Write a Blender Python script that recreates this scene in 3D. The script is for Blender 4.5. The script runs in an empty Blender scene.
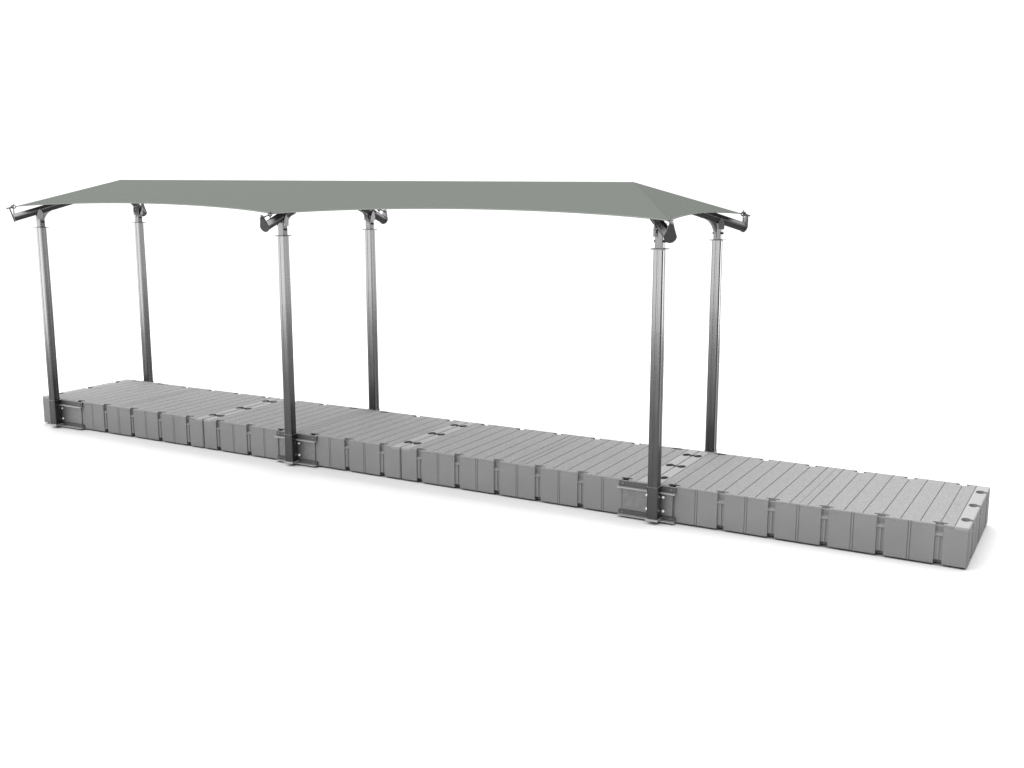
import bpy, bmesh, math, random
from mathutils import Vector, Matrix
random.seed(4)
sc = bpy.context.scene
COL = sc.collection
PI = math.pi

# ------------------------------------------------------------------ sizes (metres)
SEC, WID, TOP = 3.048, 1.524, 0.377          # one float section: length, width, deck height
OFF = 0.0863                                 # post axis to dock edge
PX = (0.3480, 4.5480, 9.2380)                # the three pairs of posts along the dock
BX = (0.510, 4.580, 9.135)                   # bracket centres
HF = 2.740                                   # height of the collar plate on each post
RIDGE_Z, AP_L, AP_R = 3.372, .975, 8.585    # canopy ridge

# ------------------------------------------------------------------ materials
def mat(name, col, rough=0.5, metal=0.0, spec=0.5, noise=None, bump=None, bevel=None, trans=None, rvar=0.0, grain=None):
    m = bpy.data.materials.new(name); m.use_nodes = True
    nt = m.node_tree; N = nt.nodes; L = nt.links
    b = N['Principled BSDF']
    b.inputs['Base Color'].default_value = (*col, 1)
    b.inputs['Roughness'].default_value = rough
    b.inputs['Metallic'].default_value = metal
    b.inputs['Specular IOR Level'].default_value = spec
    tc = N.new('ShaderNodeTexCoord')
    if noise:
        sc_, amt, stretch = noise
        mp = N.new('ShaderNodeMapping'); mp.inputs['Scale'].default_value = stretch
        L.new(tc.outputs['Object'], mp.inputs['Vector'])
        n = N.new('ShaderNodeTexNoise'); n.inputs['Scale'].default_value = sc_; n.inputs['Detail'].default_value = 5
        L.new(mp.outputs['Vector'], n.inputs['Vector'])
        r = N.new('ShaderNodeMapRange'); r.inputs['From Min'].default_value = .3; r.inputs['From Max'].default_value = .7
        r.inputs['To Min'].default_value = 1-amt; r.inputs['To Max'].default_value = 1+amt
        L.new(n.outputs['Fac'], r.inputs['Value'])
        mx = N.new('ShaderNodeVectorMath'); mx.operation = 'SCALE'; mx.inputs[0].default_value = col
        L.new(r.outputs['Result'], mx.inputs['Scale']); L.new(mx.outputs['Vector'], b.inputs['Base Color'])
        if rvar:
            r2 = N.new('ShaderNodeMapRange'); r2.inputs['From Min'].default_value = .3; r2.inputs['From Max'].default_value = .7
            r2.inputs['To Min'].default_value = rough-rvar; r2.inputs['To Max'].default_value = rough+rvar
            L.new(n.outputs['Fac'], r2.inputs['Value']); L.new(r2.outputs['Result'], b.inputs['Roughness'])
    nrm = None
    if bevel:
        bv = N.new('ShaderNodeBevel'); bv.inputs['Radius'].default_value = bevel; bv.samples = 4
        nrm = bv.outputs['Normal']
    if bump:
        bs, bst, bd = bump
        n2 = N.new('ShaderNodeTexNoise'); n2.inputs['Scale'].default_value = bs; n2.inputs['Detail'].default_value = 3
        L.new(tc.outputs['Object'], n2.inputs['Vector'])
        bp = N.new('ShaderNodeBump'); bp.inputs['Strength'].default_value = bst; bp.inputs['Distance'].default_value = bd
        L.new(n2.outputs['Fac'], bp.inputs['Height'])
        if nrm: L.new(nrm, bp.inputs['Normal'])
        nrm = bp.outputs['Normal']
    if nrm: L.new(nrm, b.inputs['Normal'])
    if trans:
        t = N.new('ShaderNodeBsdfTranslucent'); t.inputs['Color'].default_value = (*trans[0], 1)
        ms = N.new('ShaderNodeMixShader'); ms.inputs['Fac'].default_value = trans[1]
        L.new(b.outputs['BSDF'], ms.inputs[1]); L.new(t.outputs['BSDF'], ms.inputs[2])
        L.new(ms.outputs['Shader'], N['Material Output'].inputs['Surface'])
    return m

M_HULL   = mat('moulded_grey_plastic', (.127,.127,.128), .55, noise=(3, .05, (1,1,1)), bump=(220,.12,.002), bevel=.006, spec=.05)
M_DECK   = mat('gritty_grey_plastic', (.122,.122,.123), .8, noise=(70, .22, (1,1,1)), bump=(110,.6,.005), bevel=.004, spec=.12)
M_BORDER = mat('smooth_grey_plastic', (.14,.14,.141), .6, noise=(6, .04, (1,1,1)), spec=.1)
def smooth_ends(m, col):
    N = m.node_tree.nodes; L = m.node_tree.links
    b = N['Principled BSDF']; old = b.inputs['Base Color'].links[0].from_socket
    tc = N.new('ShaderNodeTexCoord'); sp = N.new('ShaderNodeSeparateXYZ'); L.new(tc.outputs['Object'], sp.inputs[0])
    a = N.new('ShaderNodeMath'); a.operation = 'SUBTRACT'; a.inputs[1].default_value = SEC/2; L.new(sp.outputs['X'], a.inputs[0])
    c = N.new('ShaderNodeMath'); c.operation = 'ABSOLUTE'; L.new(a.outputs[0], c.inputs[0])
    g = N.new('ShaderNodeMath'); g.operation = 'GREATER_THAN'; g.inputs[1].default_value = SEC/2-.127; L.new(c.outputs[0], g.inputs[0])
    mx = N.new('ShaderNodeMix'); mx.data_type = 'RGBA'; L.new(g.outputs[0], mx.inputs['Factor'])
    L.new(old, mx.inputs['A']); mx.inputs['B'].default_value = (*col,1); L.new(mx.outputs['Result'], b.inputs['Base Color'])
smooth_ends(M_DECK, (.160,.160,.161))
M_BLACK  = mat('black_rubber', (.008,.008,.008), .8, spec=.04, noise=(40,.1,(1,1,1)))
M_POST   = mat('galvanised_steel', (.062,.062,.063), .22, .9, noise=(22,.05,(1,1,.12)), rvar=.02, bump=(60,.02,.001), bevel=.003)
M_STEEL  = mat('bright_steel', (.13,.13,.13), .45, 1.0, noise=(30,.06,(1,1,1)), bevel=.002)
M_LIP    = mat('zinc_lip', (.26,.26,.262), .45, .6, noise=(30,.06,(1,1,1)))
M_COLLAR = mat('grey_steel', (.060,.060,.061), .4, 1.0, noise=(30,.06,(1,1,1)))
M_HEAD   = mat('brushed_aluminium', (.062,.062,.063), .35, 1.0, noise=(30,.06,(1,1,1)), bevel=.002)
M_PLATE  = mat('dull_zinc_plate', (.125,.125,.126), .45, .6, noise=(18,.12,(1,1,1)), bevel=.002)
M_DARK   = mat('charcoal_plastic_and_shade', (.016,.016,.016), .6, spec=.2, noise=(30,.1,(1,1,1)), bevel=.002)  # dark caps and pins; also the shade painted on the arm undersides
M_RAIL   = mat('dark_steel_rail', (.040,.040,.041), .5, .3, noise=(25,.15,(1,1,1)), bevel=.002)
M_BOLT   = mat('polished_bolt', (.75,.75,.75), .3, .4)
M_CLOTH  = mat('sage_shade_cloth', (.098,.106,.096), .9, spec=.1, noise=(240,.05,(1,1,1)), trans=((.140,.151,.138), .42))
M_FLOOR  = mat('white_studio_floor', (.37,.37,.37), .9, spec=.0, noise=(2,.01,(1,1,1)))

# ------------------------------------------------------------------ mesh helpers
def link(name, me, m=None, parent=None, loc=(0,0,0), rotz=0.0):
    o = bpy.data.objects.new(name, me); COL.objects.link(o)
    if m and me is not None and len(me.materials) == 0: me.materials.append(m)
    o.location = loc; o.rotation_euler = (0,0,rotz)
    if parent: o.parent = parent
    return o
def tomesh(bm, name='mesh'):
    bmesh.ops.recalc_face_normals(bm, faces=bm.faces)
    me = bpy.data.meshes.new(name); bm.to_mesh(me); bm.free(); return me
def box(bm, x0,x1,y0,y1,z0,z1, mi=0):
    v = [bm.verts.new((x,y,z)) for z in (z0,z1) for y in (y0,y1) for x in (x0,x1)]
    fs = [(0,2,3,1),(4,5,7,6),(0,1,5,4),(2,6,7,3),(0,4,6,2),(1,3,7,5)]
    out = []
    for f in fs:
        k = bm.faces.new([v[i] for i in f]); k.material_index = mi; out.append(k)
    return out
def prism(bm, poly, axis, a, b, mi=0, tf=None):
    """extrude the 2D poly along an axis ('x','y','z') from a to b; tf maps the result"""
    def P(u,v,w):
        p = {'z':(u,v,w),'y':(u,w,v),'x':(w,u,v)}[axis]
        return tf(p) if tf else p
    A = [bm.verts.new(P(u,v,a)) for u,v in poly]; B = [bm.verts.new(P(u,v,b)) for u,v in poly]
    n = len(poly)
    bm.faces.new(A[::-1]).material_index = mi; bm.faces.new(B).material_index = mi
    for i in range(n):
        bm.faces.new((A[i],A[(i+1)%n],B[(i+1)%n],B[i])).material_index = mi
def tube(bm, p, q, r, n=10, mi=0):
    p, q = Vector(p), Vector(q); d = (q-p).normalized()
    a = d.orthogonal().normalized(); b = d.cross(a)
    A = [bm.verts.new(p+r*(a*math.cos(2*PI*i/n)+b*math.sin(2*PI*i/n))) for i in range(n)]
    B = [bm.verts.new(v.co+(q-p)) for v in A]
    bm.faces.new(A[::-1]).material_index = mi; bm.faces.new(B).material_index = mi
    for i in range(n): bm.faces.new((A[i],A[(i+1)%n],B[(i+1)%n],B[i])).material_index = mi
def path_tube(bm, pts, r, n=8):
    pts = [Vector(p) for p in pts]; rings = []
    for i,p in enumerate(pts):
        d = (pts[min(i+1,len(pts)-1)]-pts[max(i-1,0)]).normalized()
        a = d.cross(Vector((0,0,1))); a = a.normalized() if a.length > 1e-4 else Vector((1,0,0)); b = d.cross(a)
        rings.append([bm.verts.new(p+r*(a*math.cos(2*PI*k/n)+b*math.sin(2*PI*k/n))) for k in range(n)])
    for A,B in zip(rings, rings[1:]):
        for k in range(n): bm.faces.new((A[k],A[(k+1)%n],B[(k+1)%n],B[k]))
    bm.faces.new(rings[0][::-1]); bm.faces.new(rings[-1])
def ellipse(cx,cy,rx,ry,n=20):
    return [(cx+rx*math.cos(2*PI*i/n), cy+ry*math.sin(2*PI*i/n)) for i in range(n)]
def cut(base, cutters):
    """base mesh minus each cutter mesh, evaluated once and baked to a plain mesh"""
    o = bpy.data.objects.new('work', base); COL.objects.link(o); tmp = []
    for c in cutters:
        co = bpy.data.objects.new('work', c); COL.objects.link(co); tmp.append(co)
        m = o.modifiers.new('b','BOOLEAN'); m.operation = 'DIFFERENCE'; m.solver = 'EXACT'; m.use_self = False; m.object = co
    dg = bpy.context.evaluated_depsgraph_get(); dg.update()
    me = bpy.data.meshes.new_from_object(o.evaluated_get(dg), depsgraph=dg)
    for t in tmp+[o]: bpy.data.objects.remove(t)
    me.materials.clear()
    return me
def empty(name, loc, label, cat, group=None):
    o = bpy.data.objects.new(name, None); COL.objects.link(o); o.location = loc
    o.empty_display_size = .2
    o['label'] = label; o['category'] = cat
    if group: o['group'] = group
    return o

# ------------------------------------------------------------------ floor
bm = bmesh.new()
R0 = 14.5
c = bm.verts.new((6.1,.76,0)); ring = [bm.verts.new((6.1+R0*math.cos(2*PI*i/96), .76+R0*math.sin(2*PI*i/96), 0)) for i in range(96)]
for i in range(96): bm.faces.new((c, ring[i], ring[(i+1)%96]))
fl = link('floor', tomesh(bm,'floor'), M_FLOOR, loc=(0,0,-.016)); fl['kind'] = 'structure'

# ------------------------------------------------------------------ one float section (local 0..SEC, 0..WID)
LIP = 0.030                                   # deck skin thickness
side_x = [0.254+0.508*k for k in range(6)]; end_y = [0.254,0.762,1.270]
def rounded_box(x0,x1,y0,y1,z0,z1, r_v, r_top, r_bot):
    bm = bmesh.new(); box(bm,x0,x1,y0,y1,z0,z1)
    vert = [e for e in bm.edges if abs(e.verts[0].co.z-e.verts[1].co.z) > 1e-6]
    bmesh.ops.bevel(bm, geom=vert, offset=r_v, segments=3, affect='EDGES', profile=.5)
    if r_top:
        es = [e for e in bm.edges if all(abs(v.co.z-z1)<1e-6 for v in e.verts)]
        bmesh.ops.bevel(bm, geom=es, offset=r_top, segments=3, affect='EDGES', profile=.5)
    if r_bot:
        es = [e for e in bm.edges if all(abs(v.co.z-z0)<1e-6 for v in e.verts)]
        bmesh.ops.bevel(bm, geom=es, offset=r_bot, segments=2, affect='EDGES', profile=.5)
    return tomesh(bm)
def frames():
    """(place(u along the edge, w inward), ) for every coupling pocket"""
    out = []
    for x in side_x:
        out.append((lambda u,w,x=x:(x+u, w), 's')); out.append((lambda u,w,x=x:(x-u, WID-w), 's'))
    for y in end_y:
        out.append((lambda u,w,y=y:(w, y-u), 'e')); out.append((lambda u,w,y=y:(SEC-w, y+u), 'e'))
    return out
def shape(kind, grow=0.0):
    """outline of a pocket: a neck open to the edge and a rounded bulb"""
    if kind == 's': rx, ry, cy, nk = .070, .026, .050, .035
    else:           rx, ry, cy, nk = .062, .043, .066, .030
    rx += grow; ry += grow; nk += grow
    a0 = math.asin(min(.98, nk/rx))
    pts = [(-nk, -.05), (nk, -.05)]
    n = 16
    for i in range(n+1):
        a = a0 + (2*PI-2*a0)*i/n
        pts.append((rx*math.sin(a), cy-ry*math.cos(a)))
    return pts
def pocket_cutter():
    bm = bmesh.new()
    for f,k in frames():
        if k == 'e': prism(bm, [f(u,w) for u,w in shape(k)], 'z', TOP-.095, TOP+.05); continue
        # side pocket: thin slit wings, and a neck with a ledge that slopes out
        sec = [(-.05,TOP-.104),(.004,TOP-.101),(.040,TOP-.080),(.040,TOP-.020),(-.05,TOP-.020)]
        A = [bm.verts.new((*f(-.035,w),z)) for w,z in sec]; B = [bm.verts.new((*f(.035,w),z)) for w,z in sec]
        bm.faces.new(A[::-1]); bm.faces.new(B)
        for i in range(5): bm.faces.new((A[i],A[(i+1)%5],B[(i+1)%5],B[i]))
    return tomesh(bm)
def wing_cutter():
    bm = bmesh.new()
    for f,k in frames():
        if k == 's': prism(bm, [f(u,w) for u,w in shape(k)], 'z', TOP-.026, TOP+.05)
    return tomesh(bm)
EPS = .0015
# hull
hull = rounded_box(EPS, SEC-EPS, 0, WID, 0, TOP-LIP, .018, 0, .010)
c_top = pocket_cutter(); c_wing = wing_cutter()
bmc = bmesh.new()                              # shallow full-height recess + deep foot notch below every pocket
for f,k in frames():
    h = .035 if k == 's' else .030
    P = lambda u0,u1,w0,w1: [f(u0,w0),f(u1,w0),f(u1,w1),f(u0,w1)]
    prism(bmc, P(-h,h,-.05,.012), 'z', .05, TOP-.110)
bmd = bmesh.new()
for f,k in frames():
    h = .036 if k == 's' else .030
    prism(bmd, [f(-h,-.05),f(h,-.05),f(h,.06),f(-h,.06)], 'z', -.05, .046)
bmg = bmesh.new()                              # paired moulded grooves half way between pockets
gx = [0.508*k for k in range(1,6)]
for x in gx:
    for s in (-.011,.011):
        for y0,y1 in ((-.05,.006),(WID-.006,WID+.05)):
            box(bmg, x+s-.0025, x+s+.0025, y0, y1, -.05, TOP+.05)
for y in (.508,1.016):
    for s in (-.011,.011):
        for x0,x1 in ((-.05,EPS+.006),(SEC-EPS-.006,SEC+.05)):
            box(bmg, x0,x1, y+s-.0025,y+s+.0025, -.05, TOP+.05)
me_g = tomesh(bmg)
hull = cut(hull, [c_top, tomesh(bmc), tomesh(bmd), me_g]); hull.name = 'hull'
bm = bmesh.new()                               # the slim rib standing in each recess
for f,k in frames():
    prism(bm, [f(-.008,.003),f(.008,.003),f(.008,.018),f(-.008,.018)], 'z', .046, TOP-.110)
def join(me, bm, mi=0):
    for f in bm.faces: f.material_index = mi
    bmesh.ops.recalc_face_normals(bm, faces=bm.faces)
    bm.from_mesh(me); bm.to_mesh(me); bm.free()
join(hull, bm)
# deck skin
deck = rounded_box(EPS, SEC-EPS, 0, WID, TOP-LIP, TOP, .018, .012, 0)
bmp = bmesh.new()
lines = [.127, SEC-.127] + [.254+.16933*k for k in range(16)]
for x in lines: box(bmp, x-.004, x+.004, .014, WID-.014, TOP-.008, TOP+.05)
deck = cut(deck, [c_top, c_wing, me_g, tomesh(bmp)]); deck.name = 'deck'
deck.materials.append(M_DECK); deck.materials.append(M_BORDER)
for p in deck.polygons:
    cx,cy = p.center.x, p.center.y
    p.material_index = 0
bm = bmesh.new()                               # raised moulded emblem ovals in the end planks + moulding bead in the middle
for x in (.205, SEC-.205):
    prism(bm, ellipse(x, .762, .022, .060), 'z', TOP-.001, TOP+.0015)
box(bm, SEC/2-.006, SEC/2+.006, .05, WID-.05, TOP-.001, TOP+.003)
join(deck, bm, 0)
# double-ended couplers
def dogbone(h=.0):
    pts = []
    nk, rx, ry, cx = .017, .046, .036, .066
    a0 = math.asin(nk/rx)
    for sgn in (1,-1):
        for i in range(13):
            a = a0 + (2*PI-2*a0)*i/12
            u, w = rx*math.sin(a), cx-ry*math.cos(a)
            pts.append((sgn*w, sgn*-u if sgn>0 else u))
    return pts
bm = bmesh.new()
pts = []
nk, rb, cxx = .030, .043, .067
a0 = math.asin(nk/rb)
for i in range(15):
    a = (PI-a0) - (2*PI-2*a0)*i/14
    pts.append((cxx+rb*math.cos(a), 1.40*rb*math.sin(a)))
for i in range(15):
    a = -a0 - (2*PI-2*a0)*i/14
    pts.append((-cxx+rb*math.cos(a), 1.40*rb*math.sin(a)))
prism(bm, pts, 'z', TOP-.09, TOP-.004)
coupler = tomesh(bm); coupler.name = 'coupler'

where = ['grey plastic dock section at the far left end with the leftmost pair of posts',
         'grey plastic dock section second from the left with the middle pair of posts',
         'grey plastic dock section third from the left, ending at the right pair of posts',
         'grey plastic dock section at the right end, outside the canopy, with open end pockets']
SHIFT = (-.022,-.010,-.003,0)                # the joints stand slightly open
for i in range(4):
    t = empty('dock_section', (i*SEC+SHIFT[i],0,0), where[i], 'dock section', 'floating dock sections joined in a row')
    h = link('hull', hull, M_HULL, t)
    d = link('deck_surface', deck, None, t)
    if i < 3:
        for y in end_y: link('coupler', coupler, M_BLACK, t, (SEC,y,0))

# ------------------------------------------------------------------ support posts
def octo(a, ch, groove=True):
    """square profile with chamfered corners and a shallow groove in each face"""
    pts = []
    for k in range(4):
        r = Matrix.Rotation(k*PI/2, 2)
        side = [(-a+ch,-a)]
        if groove: side += [(-.010,-a),(-.007,-a+.004),(.007,-a+.004),(.010,-a)]
        side += [(a-ch,-a)]
        pts += [tuple(r@Vector(p)) for p in side]
    return pts
def loft(bm, prof_list):
    rings = [[bm.verts.new((x,y,z)) for x,y in prof] for prof,z in prof_list]
    for A,B in zip(rings, rings[1:]):
        n = len(A)
        for k in range(n): bm.faces.new((A[k],A[(k+1)%n],B[(k+1)%n],B[k]))
    bm.faces.new(rings[0][::-1]); bm.faces.new(rings[-1])
bm = bmesh.new()
loft(bm, [(octo(.0535,.012),.046),(octo(.0535,.012),1.95),(octo(.0500,.010),2.55),(octo(.0500,.010),HF)])
pole_me = tomesh(bm,'pole')
bm = bmesh.new(); loft(bm, [(octo(.0570,.013,False),.043),(octo(.0570,.013,False),.372)]); sleeve_me = tomesh(bm,'sleeve')
bm = bmesh.new(); box(bm, -.064,.064, -.058,.070, .020, .042); foot_me = tomesh(bm,'foot')
bm = bmesh.new(); prism(bm, octo(.0600,.014,False), 'z', .372, .378); rim_me = tomesh(bm,'rim')
bm = bmesh.new(); prism(bm, octo(.073,.008,False), 'z', HF, HF+.009); collar_me = tomesh(bm,'collar')
bm = bmesh.new(); loft(bm, [(octo(.040,.005,False),HF+.009),(octo(.040,.005,False),2.925)]); stub_me = tomesh(bm,'stub')
bm = bmesh.new()
tube(bm, (-.044,0,2.818),(.044,0,2.818),.006,8)
for s in (-1,1): tube(bm, (s*.041,0,2.818),(s*.060,0,2.818),.013,6)
pin_me = tomesh(bm,'pin')
# bracket (local: centre at x=0, dock face at y=0, outward -y)
def bracket():
    bm = bmesh.new(); box(bm, -.275,.275, -.012,-.004, .062, .298); return tomesh(bm,'plate')
def rail(z0, z1):
    bm = bmesh.new()
    box(bm, -.31,.31, -.022,-.006, z0, z1, 0)
    box(bm, -.31,.31, -.062,-.006, z0-.009, z0, 1)
    return tomesh(bm,'rail')
plate_me = bracket(); rails = [rail(.308,.370), rail(.014,.060)]
for r_ in rails: r_.materials.append(M_RAIL); r_.materials.append(M_LIP)
bm = bmesh.new()
tube(bm, (0,-.012,0),(0,-.018,0),.014,12); tube(bm, (0,-.018,0),(0,-.030,0),.010,6); bolt_me = tomesh(bm,'bolt')
bm = bmesh.new(); tube(bm, (0,-.022,0),(0,-.030,0),.012,6); rbolt_me = tomesh(bm,'rail_bolt')
bm = bmesh.new()                                # black anchor filling a side pocket
prism(bm, [(u,w) for u,w in shape('s', -.004) if w > -.04] , 'z', TOP-.024, TOP-.003)
anchor_me = tomesh(bm,'anchor')

# head pieces, local +x = inward along the arm
def arm_meshes(out, inn, zb, slope):
    L = math.atan(slope)
    cs, sn = math.cos(L), math.sin(L)
    def tf(p):                                  # p=(s along arm, u across, v up): s measured from the outer end
        s,u,v = p
        return (-out + s*cs - v*sn, u, zb + s*sn + v*cs)
    ln = (out+inn)/cs
    bm = bmesh.new()
    up = [(-.047,.046),(-.051,.052),(-.049,.062),(-.022,.098),(-.012,.098),(-.012,.090),(.012,.090),(.012,.098),(.022,.098),(.049,.062),(.051,.052),(.047,.046)]
    prism(bm, up, 'x', 0, ln, 0, tf); a = tomesh(bm,'arm')
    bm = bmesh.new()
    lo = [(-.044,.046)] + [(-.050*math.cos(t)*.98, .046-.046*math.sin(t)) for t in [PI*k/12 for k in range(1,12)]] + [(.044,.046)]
    prism(bm, lo, 'x', .001, ln-.001, 0, tf); b = tomesh(bm,'arm_shade')  # lower half of the arm, split off to carry its shade as dark colour
    def tear(r0, r1, vt, v0):
        pts = []
        for k in range(15):
            t = PI + PI*k/14; pts.append((r0*math.cos(t), v0+r0*math.sin(t)))
        for k in range(9):
            t = PI*k/8; pts.append((r1*math.cos(t), vt+r1*math.sin(t)))
        return pts
    bm = bmesh.new(); prism(bm, tear(.060,.022,.178,.056), 'x', -.006, -.0005, 0, tf); e = tomesh(bm,'end_plate')
    bm = bmesh.new(); prism(bm, tear(.063,.026,.155,.056), 'x', -.018, -.0062, 0, tf); cap = tomesh(bm,'end_cap')
    return a, b, e, cap, tf
def head_fixed(zarm):
    """cradle plates on both flanks of the arm and the curved gusset; zarm(s) = underside of the arm at s"""
    bm = bmesh.new()
    z0 = zarm(0)
    cs = []
    for s in (-1,1):
        bm = bmesh.new()
        y0,y1 = (.053,.060) if s>0 else (-.060,-.053)
        prism(bm, [(-.036,2.860),(.036,2.860),(.040,z0+.005),(.026,z0+.035),(.004,z0+.066),(-.004,z0+.066),(-.026,z0+.035),(-.040,z0-.005)], 'y', y0, y1)
        # short web tying the plate to the stub
        prism(bm, [(-.030,2.862),(.030,2.862),(.030,2.90),(-.030,2.90)], 'y', min(s*.036,s*.054), max(s*.036,s*.054))
        cs.append(tomesh(bm,'cradle'))
    bm = bmesh.new()
    n = 10; x1 = .215; pts = [(.036,z0-.002)]
    zt = zarm(x1); zl = 2.775
    arc = []
    for k in range(n+1):
        t = k/n*PI/2
        arc.append((.038+(x1-.038)*(1-math.cos(t)), zl+(zt-.004-zl)*math.sin(t)))
    poly = arc + [(x1, zt+.002),(.036,zarm(.036)+.002)]
    prism(bm, poly, 'y', -.024, .024); g = tomesh(bm,'gusset')
    return cs, g
def tension(out, zb, slope, tip_s, tip_z):
    """rod through the lug, shackle and hook, to the canopy tip (tip_s outward distance)"""
    bm = bmesh.new()
    fs = .25
    def at(s, dz=0): return (-s, 0, tip_z-(s-tip_s)*fs+dz)
    tube(bm, at(tip_s+.055), at(out+.085), .008, 8); tube(bm, at(out+.020), at(out+.060), .012, 8); tube(bm, at(out+.075), at(out+.100), .009, 8)
    rod = tomesh(bm,'rod')
    bm = bmesh.new()
    cx,cz = at(tip_s+.030)[0], at(tip_s+.030)[2]
    path_tube(bm, [(cx+.030*math.cos(t), 0, cz+.020*math.sin(t)) for t in [2*PI*k/14 for k in range(14)]]+[(cx+.030,0,cz)], .007, 6)
    sh = tomesh(bm,'shackle')
    bm = bmesh.new()
    ztop = cz+.040; zarmtop = zb+.10+(out-tip_s-.03)*slope-.01
    tube(bm, (cx,.0,zarmtop),(cx,.0,ztop),.007,6)
    tube(bm, (cx,-.030,cz+.006),(cx,.030,cz+.006),.006,6)
    hk = tomesh(bm,'hook')
    return rod, sh, hk

CO, CZ, CS = .308, 2.831, .295                # corner arms
MO, MZ, MS = .280, 2.813, .375                # middle arms
TIPC, TIPZ = .290, 3.028
MTIP, MTZ = .180, 3.005
corner = arm_meshes(CO, 1.045, CZ, CS); middle = arm_meshes(MO, .838, MZ, MS)
fixc = head_fixed(lambda s: CZ+(CO+s)*CS+.001); fixm = head_fixed(lambda s: MZ+(MO+s)*MS+.001)
tenc = tension(CO, CZ, CS, TIPC, TIPZ); tenm = tension(MO, MZ, MS, MTIP, MTZ)

names = {(0,0):'front left corner post, metal, arm poking out past the left canopy tip',
         (0,1):'rear left corner post, metal, rising behind the left end of the deck',
         (1,0):'middle post on the near side of the dock, its dark rounded arm cap facing left',
         (1,1):'middle post on the far side of the dock, slim and plain',
         (2,0):'front right post on the near side, largest, with white bolts at its bracket',
         (2,1):'rear right corner post, metal, its arm poking out at the right canopy tip'}
for i in range(3):
    for far in (0,1):
        y = WID+OFF if far else -OFF
        t = empty('canopy_post', (PX[i], y, 0), names[(i,far)], 'post', 'metal posts holding up the shade canopy')
        link('pole', pole_me, M_POST, t)
        fr = PI if far else 0
        b = link('mounting_bracket', plate_me, M_PLATE, t, (BX[i]-PX[i], -OFF if far else OFF, 0), fr)
        link('rail', rails[0], None, b); link('rail', rails[1], None, b)
        px = (PX[i]-BX[i])*(-1 if far else 1)
        for s in (-1,1):
            if abs(px+s*.085) < .235:
                for z in (.110,.255): link('bolt', bolt_me, M_BOLT, b, (px+s*.088-.010*(-1 if far else 1),-.012,z))
            if abs(px-s*.240) > .06:
                for z in (.340,.037): link('rail_bolt', rbolt_me, M_STEEL, b, (s*.265,0,z))
            link('pocket_anchor', anchor_me, M_BLACK, b, (s*.254+((.486,4.562,9.143)[i]-BX[i])*(-1 if far else 1), 0, 0))
        sl = link('base_sleeve', sleeve_me, M_POST, t); link('rim', rim_me, M_STEEL, sl); link('foot_plate', foot_me, M_LIP, sl)
        link('collar_plate', collar_me, M_COLLAR, t)
        if i == 1: ang = PI/2 if not far else -PI/2
        else:
            ax = AP_L if i == 0 else AP_R
            ang = math.atan2((.762-y), (ax-PX[i]))
        A, F, T_ = (middle, fixm, tenm) if i == 1 else (corner, fixc, tenc)
        h = link('head_stub', stub_me, M_HEAD, t)
        link('bolt_pin', pin_me, M_DARK, h)
        for q in F[0]: link('cradle_plate', q, M_STEEL, t, (0,0,0), ang)
        link('gusset', F[1], M_STEEL, t, (0,0,0), ang)
        a = link('rafter_arm', A[0], M_STEEL, t, (0,0,0), ang)
        link('shaded_underside', A[1], M_DARK, a)  # underside of the same arm, its shade put in as a dark material
        link('end_plate', A[2], M_STEEL, a); link('end_cap', A[3], M_DARK, a)
        r = link('tension_rod', T_[0], M_RAIL, t, (0,0,0), ang); link('shackle', T_[1], M_COLLAR, r); link('hook', T_[2], M_COLLAR, r)

# ------------------------------------------------------------------ canopy cloth
def unit(a): return math.cos(a), math.sin(a)
def tip(i, far):
    y = WID+OFF if far else -OFF
    if i == 1: return Vector((PX[1], y+(MTIP if far else -MTIP), MTZ))
    ax = AP_L if i == 0 else AP_R
    ang = math.atan2(.762-y, ax-PX[i]); return Vector((PX[i]-TIPC*math.cos(ang), y-TIPC*math.sin(ang), TIPZ))
apL, apR = Vector((AP_L,.762,RIDGE_Z)), Vector((AP_R,.762,RIDGE_Z))
def near_eave(a, b, sag, n):
    """cable edge between two tips, drawn in and up towards the ridge"""
    out = []
    for k in range(n+1):
        s = k/n; p = a.lerp(b, s)
        q = (4*s*(1-s))**.85
        p = p + Vector((0, sag*q, abs(sag)*q*.318 + .0*q)); out.append(p)
    return out
def end_eave(a, b, sag, n):
    out = []
    for k in range(n+1):
        s = k/n; q = 4*s*(1-s); p = a.lerp(b, s) + Vector((sag*q, 0, abs(sag)*q*.41)); out.append(p)
    return out
bm = bmesh.new()
NV = 14
def strip(eave, topf):
    cols = []
    for e in eave:
        t = topf(e); cols.append([bm.verts.new(t.lerp(e, j/NV)) for j in range(NV+1)])
    for A,B in zip(cols, cols[1:]):
        for j in range(NV): 
            bm.faces.new((A[j],A[j+1],B[j+1],B[j]))
clampx = lambda e: Vector((min(max(e.x,AP_L),AP_R), .762, RIDGE_Z))
borders = []
for far in (0,1):
    s = -1 if far else 1
    e1 = near_eave(tip(0,far), tip(1,far), s*.235, 40); e2 = near_eave(tip(1,far), tip(2,far), s*.245, 44)
    strip(e1+e2[1:], clampx); borders += [e1,e2]
eL = end_eave(tip(0,0), tip(0,1), .09, 16); eR = end_eave(tip(2,0), tip(2,1), -.09, 16)
strip(eL, lambda e: apL); strip(eR, lambda e: apR); borders += [eL,eR]
bmesh.ops.remove_doubles(bm, verts=bm.verts, dist=1e-4)
bmesh.ops.dissolve_degenerate(bm, edges=bm.edges, dist=1e-5)
for f in bm.faces: f.smooth = False
me = tomesh(bm,'canopy')
cn = link('shade_canopy', me, M_CLOTH)
cn['label'] = 'long sage green shade cloth canopy stretched over the six metal posts'; cn['category'] = 'canopy'
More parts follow.
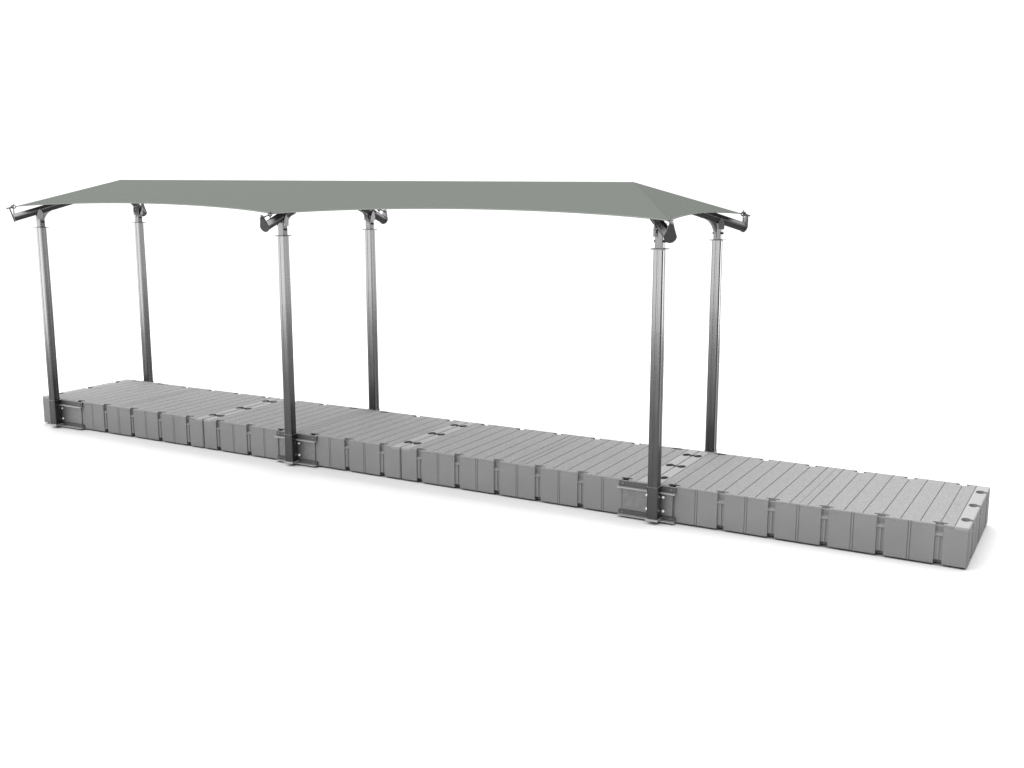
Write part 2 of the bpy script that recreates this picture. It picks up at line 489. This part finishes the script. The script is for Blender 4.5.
sm = cn.modifiers.new('thick','SOLIDIFY'); sm.thickness = .004; sm.offset = -1
M_HEM = mat('sage_hem', (.090,.098,.089), .85, spec=.1, noise=(200,.05,(1,1,1)))
bm = bmesh.new()
for e in borders: path_tube(bm, [p+Vector((0,0,-.002)) for p in e], .007, 6)
link('edge_hem', tomesh(bm,'hem'), M_HEM, cn)

# ------------------------------------------------------------------ camera
cam = bpy.data.cameras.new('camera'); co = bpy.data.objects.new('camera', cam); COL.objects.link(co)
cam.sensor_width = 36; cam.lens = 1116.138/1024*36; cam.clip_end = 500
az, pit = -.5089, -.1872
co.location = (13.262,-10.228,3.4678)
fwd = Vector((math.cos(pit)*math.sin(az), math.cos(pit)*math.cos(az), math.sin(pit)))
co.rotation_euler = fwd.to_track_quat('-Z','Y').to_euler()
sc.camera = co

# ------------------------------------------------------------------ studio light: a bright dome, strongest from above and behind
w = bpy.data.worlds.new('World'); sc.world = w; w.use_nodes = True
nt = w.node_tree; N = nt.nodes; L = nt.links
bg = N['Background']
tc = N.new('ShaderNodeTexCoord'); sp = N.new('ShaderNodeSeparateXYZ'); L.new(tc.outputs['Generated'], sp.inputs[0])
def mr(src, a, b, c, d, smooth=True):
    n = N.new('ShaderNodeMapRange'); n.interpolation_type = 'SMOOTHSTEP' if smooth else 'LINEAR'
    n.inputs['From Min'].default_value = a; n.inputs['From Max'].default_value = b
    n.inputs['To Min'].default_value = c; n.inputs['To Max'].default_value = d
    L.new(src, n.inputs['Value']); return n.outputs['Result']
def op(o, a, b):
    n = N.new('ShaderNodeMath'); n.operation = o
    for k,v in enumerate((a,b)):
        if isinstance(v,(int,float)): n.inputs[k].default_value = v
        else: L.new(v, n.inputs[k])
    return n.outputs[0]
Z = sp.outputs['Z']; Y = sp.outputs['Y']; X = sp.outputs['X']
# an unseen low bright band added to the world in front and to the right rear, mirrored in the metal; the background behind the dock stays just white
behind = op('MULTIPLY', mr(Y, .0, .35, 0.0, 1.0), mr(X, -.10, .30, 1.0, 0.0))
band = op('MULTIPLY', op('MULTIPLY', mr(Z, .0, .10, 11.0, 0.0), op('SUBTRACT', 1.0, behind)), op('MULTIPLY', mr(Y, .0, .5, 1.0, .60), mr(X, .66, .98, 1.0, .0)))
up = mr(Z, .20, .65, .75, 4.8)
back = op('MULTIPLY', mr(Y, .0, .7, .3, 2.0), mr(Z, .14, .35, 0.2, 1.0))
left = op('MULTIPLY', mr(op('MULTIPLY', X, -1.0), .1, .8, 0, .2), mr(Z, .14, .35, 0.5, 1.0))
dim = op('MAXIMUM', mr(X, -.2, .55, 1.0, .03), mr(Z, .45, .85, 0.0, 1.0))
tot = op('ADD', op('MULTIPLY', op('ADD', op('ADD', up, back), left), dim), band)
L.new(tot, bg.inputs['Strength']); bg.inputs['Color'].default_value = (1,1,1,1)

sc.view_settings.view_transform = 'Standard'; sc.view_settings.look = 'None'
sc.view_settings.exposure = 0; sc.view_settings.gamma = 1
sc.cycles.max_bounces = 6
